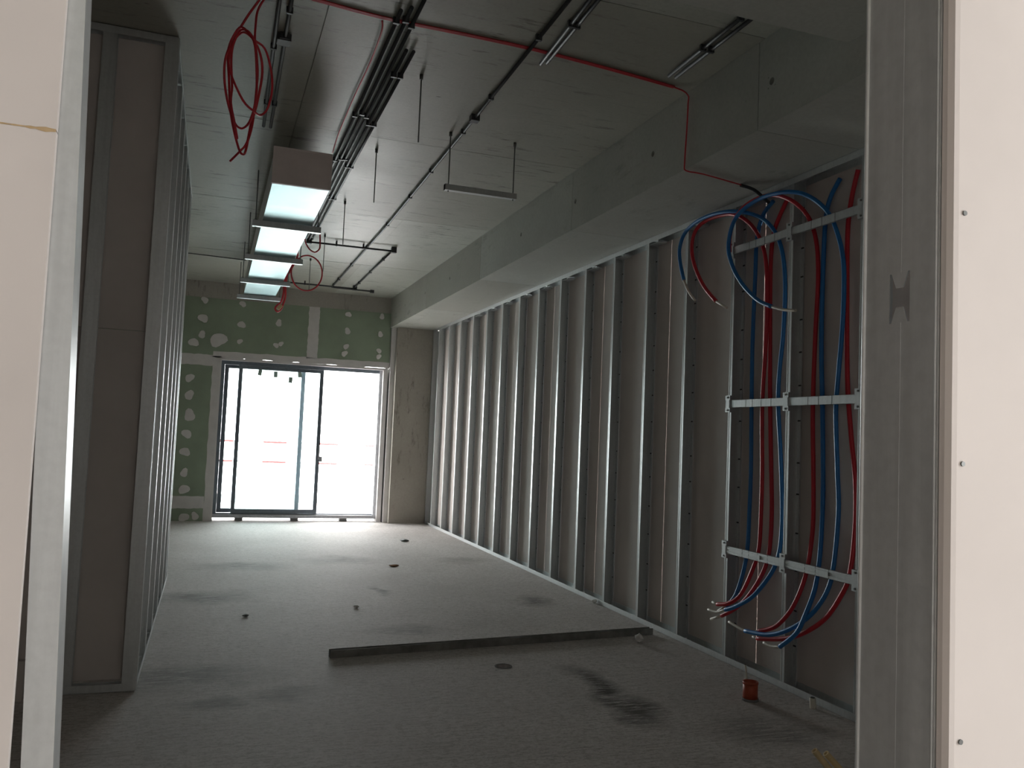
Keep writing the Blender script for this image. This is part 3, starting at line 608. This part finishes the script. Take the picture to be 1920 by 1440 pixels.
# ------------------------------------------------------------------ ceiling services
def conduit(pts, label, clips, r=0.0105, mat='black', grp='black conduits under the ceiling', ends=()):
    o = pts[0]
    t = thing('conduit', label, 'conduit', o, group=grp)
    rp = rel(pts, o); MB().tube(rp, r, 8, 1).build('tube', M[mat], t)
    L = [0]
    for a, b in zip(rp, rp[1:]): L.append(L[-1]+(Vector(b)-Vector(a)).length)
    for s in clips:
        for i in range(len(rp)-1):
            if L[i] <= s <= L[i+1]:
                a, b = Vector(rp[i]), Vector(rp[i+1]); p = a.lerp(b, (s-L[i])/(L[i+1]-L[i])); dv = (b-a).normalized()
                sx, sy = (0.0165, 0.008) if abs(dv.y) > abs(dv.x) else (0.008, 0.0165)
                box(p.x-sx, p.x+sx, p.y-sy, p.y+sy, p.z-r-0.003, ZC-0.0025-o[2]).build('clip', M['black'], t)
    for e in ends:
        p = Vector(rp[e]); box(p.x-.028, p.x+.028, p.y-.028, p.y+.028, p.z-0.022, ZC-0.0025-o[2]).build('junction_box', M['black'], t)
    return t
zc = ZC-0.022
conduit([(0.175, 2.99, zc), (0.225, 6.04, zc)], 'conduit nearer the red coil in the pair beside it', (1.0, 1.75, 2.6))
conduit([(0.235, 2.99, zc), (0.272, 6.04, zc)], 'conduit farther from the red coil in the pair beside it', (1.3, 2.6), ends=())
tag(MB().box(-.036, .036, -.036, .036, -.018, .020).box(-.024, .024, -.05, .05, -.014, .020).build('junction_box', M['black']), 'black junction box on the conduit pair beside the red coil', 'junction box').location = (0.25, 4.62, zc-0.002)
conduit([(0.765, 4.05, zc), (0.785, 6.5, zc), (0.80, 12.27, zc)], 'conduit nearest the duct in the bundle passing beside it', (.12, 1.5, 2.5, 3.6, 5, 6.4, 7.6))
conduit([(0.808, 4.0, zc), (0.822, 6.5, zc), (0.838, 12.27, zc)], 'second nearest conduit to the duct in the bundle beside it', (.14, 1.5, 2.5, 3.6, 5, 6.4, 7.6))
conduit([(0.845, 2.99, zc), (0.856, 6.5, zc), (0.872, 9.46, zc)], 'conduit of the duct-side bundle that runs on past the red cables', (1.2, 2.55, 3.5, 4.6, 6))
conduit([(0.885, 4.47, zc), (0.892, 6.5, zc), (0.905, 9.46, zc)], 'short conduit of the duct-side bundle, second from its open side', (.35, 1.2, 2.2, 3.2, 4.5))
conduit([(0.925, 4.47, zc), (0.928, 6.5, zc), (0.94, 9.46, zc)], 'short conduit on the open side of the duct-side bundle', (.35, 1.2, 2.2, 3.2, 4.5))
conduit([(1.47, 2.99, zc), (1.515, 5.26, zc), (1.56, 8.5, zc), (1.555, 12.52, zc), (2.15, 12.55, zc)], 'longest single conduit crossing the ceiling, turning at its far end', (1.05, 1.9, 2.55, 3.5, 4.3, 5.4, 6.6, 7.7, 8.8), ends=(1, 4))
conduit([(1.54, 2.99, zc), (1.612, 4.32, zc)], 'conduit nearer the long conduit in the short pair beside it', (.85,))
conduit([(1.585, 2.99, zc), (1.638, 4.29, zc)], 'conduit farther from the long conduit in the short pair beside it', (.85,))
conduit([(2.30, 2.99, zc), (2.33, 4.16, zc)], 'conduit farther from the beam in the short pair along it', (.45, .8))
conduit([(2.355, 2.99, zc), (2.375, 4.16, zc)], 'conduit nearer the beam in the short pair along it', (.8,))
conduit([(0.905, 9.50, zc-.023), (1.85, 9.49, zc-.023)], 'nearer cross conduit running from the duct bundle', (.3, .6), ends=(0, 1))
conduit([(1.85, 9.53, zc), (1.86, 12.28, zc)], 'conduit linking the two cross conduits', (.6, 1.5, 2.4))
conduit([(0.80, 12.32, zc-.023), (1.86, 12.32, zc-.023)], 'farther cross conduit near the concrete lintel', (.35, .75), ends=(1,))
conduit([(-1.2, 10.95, zc), (-0.36, 11.02, zc), (0.30, 11.09, zc)], 'thin conduit meeting the far duct end from the shaft side', (.6,), r=0.006)

# red cables
cab = thing('red_cable_bundle', 'bundle of red cables clipped across the ceiling to the beam', 'cable', (0.3, 4.14, ZC-0.018))
o = cab.location
for i, (dx, dz) in enumerate(((0, 0), (0.0105, 0), (-0.0105, 0))):
    za = ZC-0.0072
    path = [(-0.3, 4.08+dx, za), (0.3, 4.14+dx, za), (0.7, 4.19+dx, za), (1.1, 4.19+dx, za), (1.52, 4.20+dx, za), (2.02, 4.25+dx, za), (2.45, 4.31+dx, za)]
    if i == 0:
        path += [(2.552, 4.325, ZC-0.03), (2.560, 4.33, ZC-0.08), (2.562, 4.34, 3.25), (2.560, 4.35, 3.06), (2.575, 4.355, 3.017), (2.70, 4.37, 3.019), (3.04, 4.45, 3.018)]
    MB().tube(rel(path, o), 0.0042 if i else 0.0046, 6, 3).build('cable', M['red'], cab)
tag(MB().tube([(3.02, 4.447, 3.016), (3.12, 4.46, 3.008), (3.20, 4.475, 2.975), (3.26, 4.49, 2.95)], 0.011, 8, 3).build('cable_sleeve', M['black']), 'black sleeve on the red cable where it enters the partition', 'sleeve')
tag(MB().tube(BRANCH, 0.0048, 6, 4).build('red_cable', M['red']), 'single red cable branching along the ceiling to the duct', 'cable')
cl = thing('cable_coil', 'tangled coil of red cable hanging from the ceiling', 'cable', COIL[0])
MB().tube([(0, 0.0, ZC-0.01-COIL[0][2])]+rel(COIL, COIL[0]), 0.0058, 6, 4).build('loops', M['red'], cl)
MB().tube([(COIL_TAIL[0][0]-COIL[0][0], COIL_TAIL[0][1]-COIL[0][1], ZC-0.01-COIL[0][2])]+rel(COIL_TAIL, COIL[0]), 0.0058, 6, 4).build('tail', M['red'], cl)
tag(MB().tube([(0.83, 10.18, ZC-0.004), (LOOP_BIG[0][0]-0.005, 10.18, LOOP_BIG[0][2]+0.12)]+LOOP_BIG, 0.009, 6, 3).build('cable_loop', M['red']), 'large round red cable loop hanging by the far duct', 'cable')
tag(MB().tube([(LOOP_SMALL[0][0], 9.02, ZC-0.004)]+LOOP_SMALL, 0.008, 6, 3).build('cable_loop', M['red']), 'small red cable loop hanging above the cross conduit', 'cable')
dg = thing('cable_coil', 'bunched red cables dangling with a yellow connector', 'cable', DANGLE[0])
MB().tube(rel(DANGLE, DANGLE[0]), 0.011, 6, 3).build('cable', M['red'], dg); MB().tube(rel(DANGLE2, DANGLE[0]), 0.011, 6, 3).build('cable', M['red'], dg)
MB().tube(rel(CONN, DANGLE[0]), 0.022, 8, 1).build('connector', M['wood'], dg)

# ventilation duct on hanger rails
dk = thing('ventilation_duct', 'pale rectangular ventilation duct hanging under the ceiling', 'duct', (0.5, 6.0, 3.08))
dx0, dx1, dl, dh = -0.195, 0.195, 5.35, 0.245
box(dx0+0.004, dx1-0.004, 0.012, dl-0.004, 0.004, dh).build('casing', M['galv'], dk)
secs = [0.0, 1.18, 2.65, 4.08, dl]
for a, b in zip(secs, secs[1:]):
    sh = box(dx0, dx1, a+0.004, b-0.004, 0.0, 0.004).build('bottom_sheet', M['duct'], dk)
box(dx0-0.002, dx1+0.002, -0.004, 0.012, -0.002, dh+0.003).build('end_film', M['cap'], dk)
rim = MB().box(dx0-0.006, dx1+0.006, -0.008, 0.02, -0.006, 0.004).box(dx0-0.006, dx1+0.006, -0.008, 0.02, dh-0.004, dh+0.006).box(dx0-0.006, dx0+0.006, -0.008, 0.02, 0.004, dh-0.004).box(dx1-0.006, dx1+0.006, -0.008, 0.02, 0.004, dh-0.004)
rim.build('end_rim', M['cap'], dk)
for k, (yy, lab) in enumerate(((7.18, 'first duct hanger rail from the capped duct end'), (8.65, 'second duct hanger rail from the capped duct end'), (10.08, 'third duct hanger rail from the capped duct end'), (11.36, 'last duct hanger rail at the far duct end'))):
    hg = thing('duct_hanger', lab, 'hanger', (0.5, yy, 3.06), group='duct hangers')
    MB().box(-0.275, 0.275, -0.022, 0.022, -0.034, 0.016).build('rail', M['galv_dull'], hg)
    for xx in (-0.25, 0.25):
        MB().tube([(xx, 0, -0.035), (xx, 0, ZC-3.06-0.002)], 0.005, 6, 1).build('threaded_rod', M['rod'], hg)
        MB().tube([(xx, 0, 0.013), (xx, 0, 0.025)], 0.011, 6, 1).build('nut', M['rod'], hg)
for k, yy in enumerate((4.79, 6.22, 7.79, 9.24, 10.64)):
    o = thing('threaded_rod', ORD[k]+' free threaded rod hanging in the row beside the duct, from the entrance', 'rod', (1.045, yy, ZC-0.002), group='free threaded rods')
    MB().tube([(0, 0, 0), (0, 0, -0.405)], 0.0042, 6, 1).build('rod', M['rod'], o); MB().tube([(0, 0, 0), (0, 0, -0.03)], 0.011, 8, 1).build('anchor', M['dark'], o)
tz = thing('trapeze_hanger', 'empty grey trapeze bar hanging from two thin rods', 'hanger', (1.69, 5.63, 3.10))
MB().box(-0.262, 0.262, -0.02, 0.02, -0.02, 0.02).box(-0.262, -0.25, -0.021, 0.021, -0.021, 0.021).build('bar', M['galv_jamb'], tz)
for xx in (-0.235, 0.24):
    MB().tube([(xx, 0, -0.03), (xx, 0, ZC-3.10-0.002)], 0.0045, 6, 1).build('rod', M['rod'], tz)
    MB().tube([(xx, 0, ZC-3.10-0.032), (xx, 0, ZC-3.10-0.002)], 0.011, 8, 1).build('anchor', M['dark'], tz)

# ------------------------------------------------------------------ things on the floor
fa, fb = Vector((0.775, 5.36, 0)), Vector((3.13, 5.60, 0)); dv = fb-fa
lc = thing('steel_channel', 'long dusty steel channel lying across the floor', 'channel', fa, (0, 0, math.atan2(dv.y, dv.x)))
Lc = dv.length
M['dusty'] = simple('dusty_steel', (0.24, 0.24, 0.225), 0.6, 0.2, var=0.3, scale=12)
MB().prism([(-0.024, 0), (0.024, 0), (0.024, 0.046), (0.0225, 0.046), (0.0225, 0.0015), (-0.0225, 0.0015), (-0.0225, 0.046), (-0.024, 0.046)], 0, Lc, 'x').build('channel', M['dusty'], lc)
dm = MB(); n = 40; vs = []
for i in range(n+1):
    xx = Lc*i/n; zt = 0.030+0.012*math.sin(i*0.8)*math.sin(i*0.23); vs += [(xx, -0.0225, zt), (xx, 0.0225, zt+0.006), (xx, -0.0225, 0.0015), (xx, 0.0225, 0.0015)]
dm.add(vs, [(4*i, 4*i+1, 4*i+5, 4*i+4) for i in range(n)]+[(4*i, 4*i+4, 4*i+6, 4*i+2) for i in range(n)]+[(4*i+1, 4*i+3, 4*i+7, 4*i+5) for i in range(n)]+[(0, 2, 3, 1), (4*n, 4*n+1, 4*n+3, 4*n+2)]).build('mortar_fill', M['kerb'], lc)['label'] = 'dried grey mortar'
# orange pipe stub
st = thing('pipe_stub', 'orange drain pipe stub standing up from the floor', 'pipe', (2.90, 4.06, 0))
def ring(r0_, r1_, z0, z1, n=28):
    vs = []
    for rr, zz in ((r1_, z0), (r1_, z1), (r0_, z1), (r0_, z0)):
        vs += [(rr*math.cos(2*math.pi*k/n), rr*math.sin(2*math.pi*k/n), zz) for k in range(n)]
    return MB().add(vs, [(a*n+k, a*n+(k+1) % n, ((a+1) % 4)*n+(k+1) % n, ((a+1) % 4)*n+k) for a in range(4) for k in range(n)], True)
ring(0.037, 0.0405, 0.0, 0.102).build('pipe_wall', M['orange'], st); ring(0.0405, 0.0425, 0.088, 0.102).build('lip', M['orange'], st)
ring(0.0405, 0.0455, 0.0, 0.012).build('mortar_collar', M['kerb'], st)
# dark core hole
hp = thing('floor_hole', 'round dark drilled hole in the open floor', 'hole', (1.77, 4.97, 0))
ring(0.048, 0.054, 0.0, 0.003).build('rim', M['kerb'], hp)
# cable stubs by the track
def stub(label, loc, pts, r, mat):
    t = thing('cable_stub', label, 'cable', loc, group='stubs at the partition foot')
    MB().tube(pts, r, 8, 3).build('sheath', M[mat], t); MB().tube([pts[-1], (pts[-1][0], pts[-1][1], pts[-1][2]+0.004)], r*0.7, 8, 1).build('core', M['dark'], t)
stub('thin pale cable end sticking up behind the orange stub', (3.13, 4.42, 0), [(0, 0, 0), (-0.004, 0.0, 0.04), (-0.010, 0.005, 0.085)], 0.006, 'pex')
stub('short thick pale stub lying by the floor track', (3.16, 3.86, 0), [(0, 0, 0), (-0.002, 0, 0.025), (-0.004, 0.0, 0.055)], 0.017, 'pex')
for dxx, lab in ((0, 'taller cream tube rising from the floor near the jamb stud'), (0.058, 'shorter cream tube rising from the floor near the jamb stud')):
    t = thing('cream_tube', lab, 'tube', (2.52+dxx, 2.93, 0), group='cream tubes by the entrance')
    hh = 0.158 if dxx == 0 else 0.142
    pt = [(0.02, -0.01, 0), (-0.03, 0.0, hh*0.5), (-0.095, 0.02, hh)]
    tm = MB().tube(pt, 0.0135, 10, 4, False); nv = len(tm.v); tm.tube(pt, 0.0105, 10, 4, False)
    tm.f += [(nv-10+k, nv-10+(k+1) % 10, 2*nv-10+(k+1) % 10, 2*nv-10+k) for k in range(10)]; tm.sm += [False]*10
    tm.build('tube', M['wood'], t)
# scraps
def lump(label, loc, r, mat, cat='scrap', flat=0.6):
    bm = bmesh.new(); bmesh.ops.create_icosphere(bm, subdivisions=2, radius=r)
    for v in bm.verts:
        k = random.uniform(0.7, 1.25); v.co = Vector((v.co.x*k*1.2, v.co.y*k, v.co.z*k*flat))
    zmin = min(v.co.z for v in bm.verts)
    for v in bm.verts: v.co.z -= zmin
    me = bpy.data.meshes.new('debris'); bm.to_mesh(me); bm.free(); me.materials.append(M[mat])
    o = bpy.data.objects.new('debris', me); C.objects.link(o); o.location = loc; tag(o, label, cat)
lump('crumpled white scrap beside the end of the steel channel', (2.91, 5.37, 0), 0.026, 'scrap', flat=1.1)
lump('brown dry leaf of debris on the open floor', (1.89, 8.84, 0), 0.04, 'rust', flat=0.25)
lump('dark flake of debris toward the sliding door', (2.44, 10.85, 0), 0.05, 'dark', flat=0.3)
lump('tiny pale crumb on the floor above the steel channel', (1.17, 6.8, 0), 0.018, 'scrap', flat=0.6)
lump('dark crumb between the shaft and the steel channel', (0.33, 6.6, 0), 0.02, 'dark', flat=0.4)
lump('white nub at the foot of a stud on the floor track', (3.20, 6.72, 0), 0.018, 'scrap', flat=1.0)
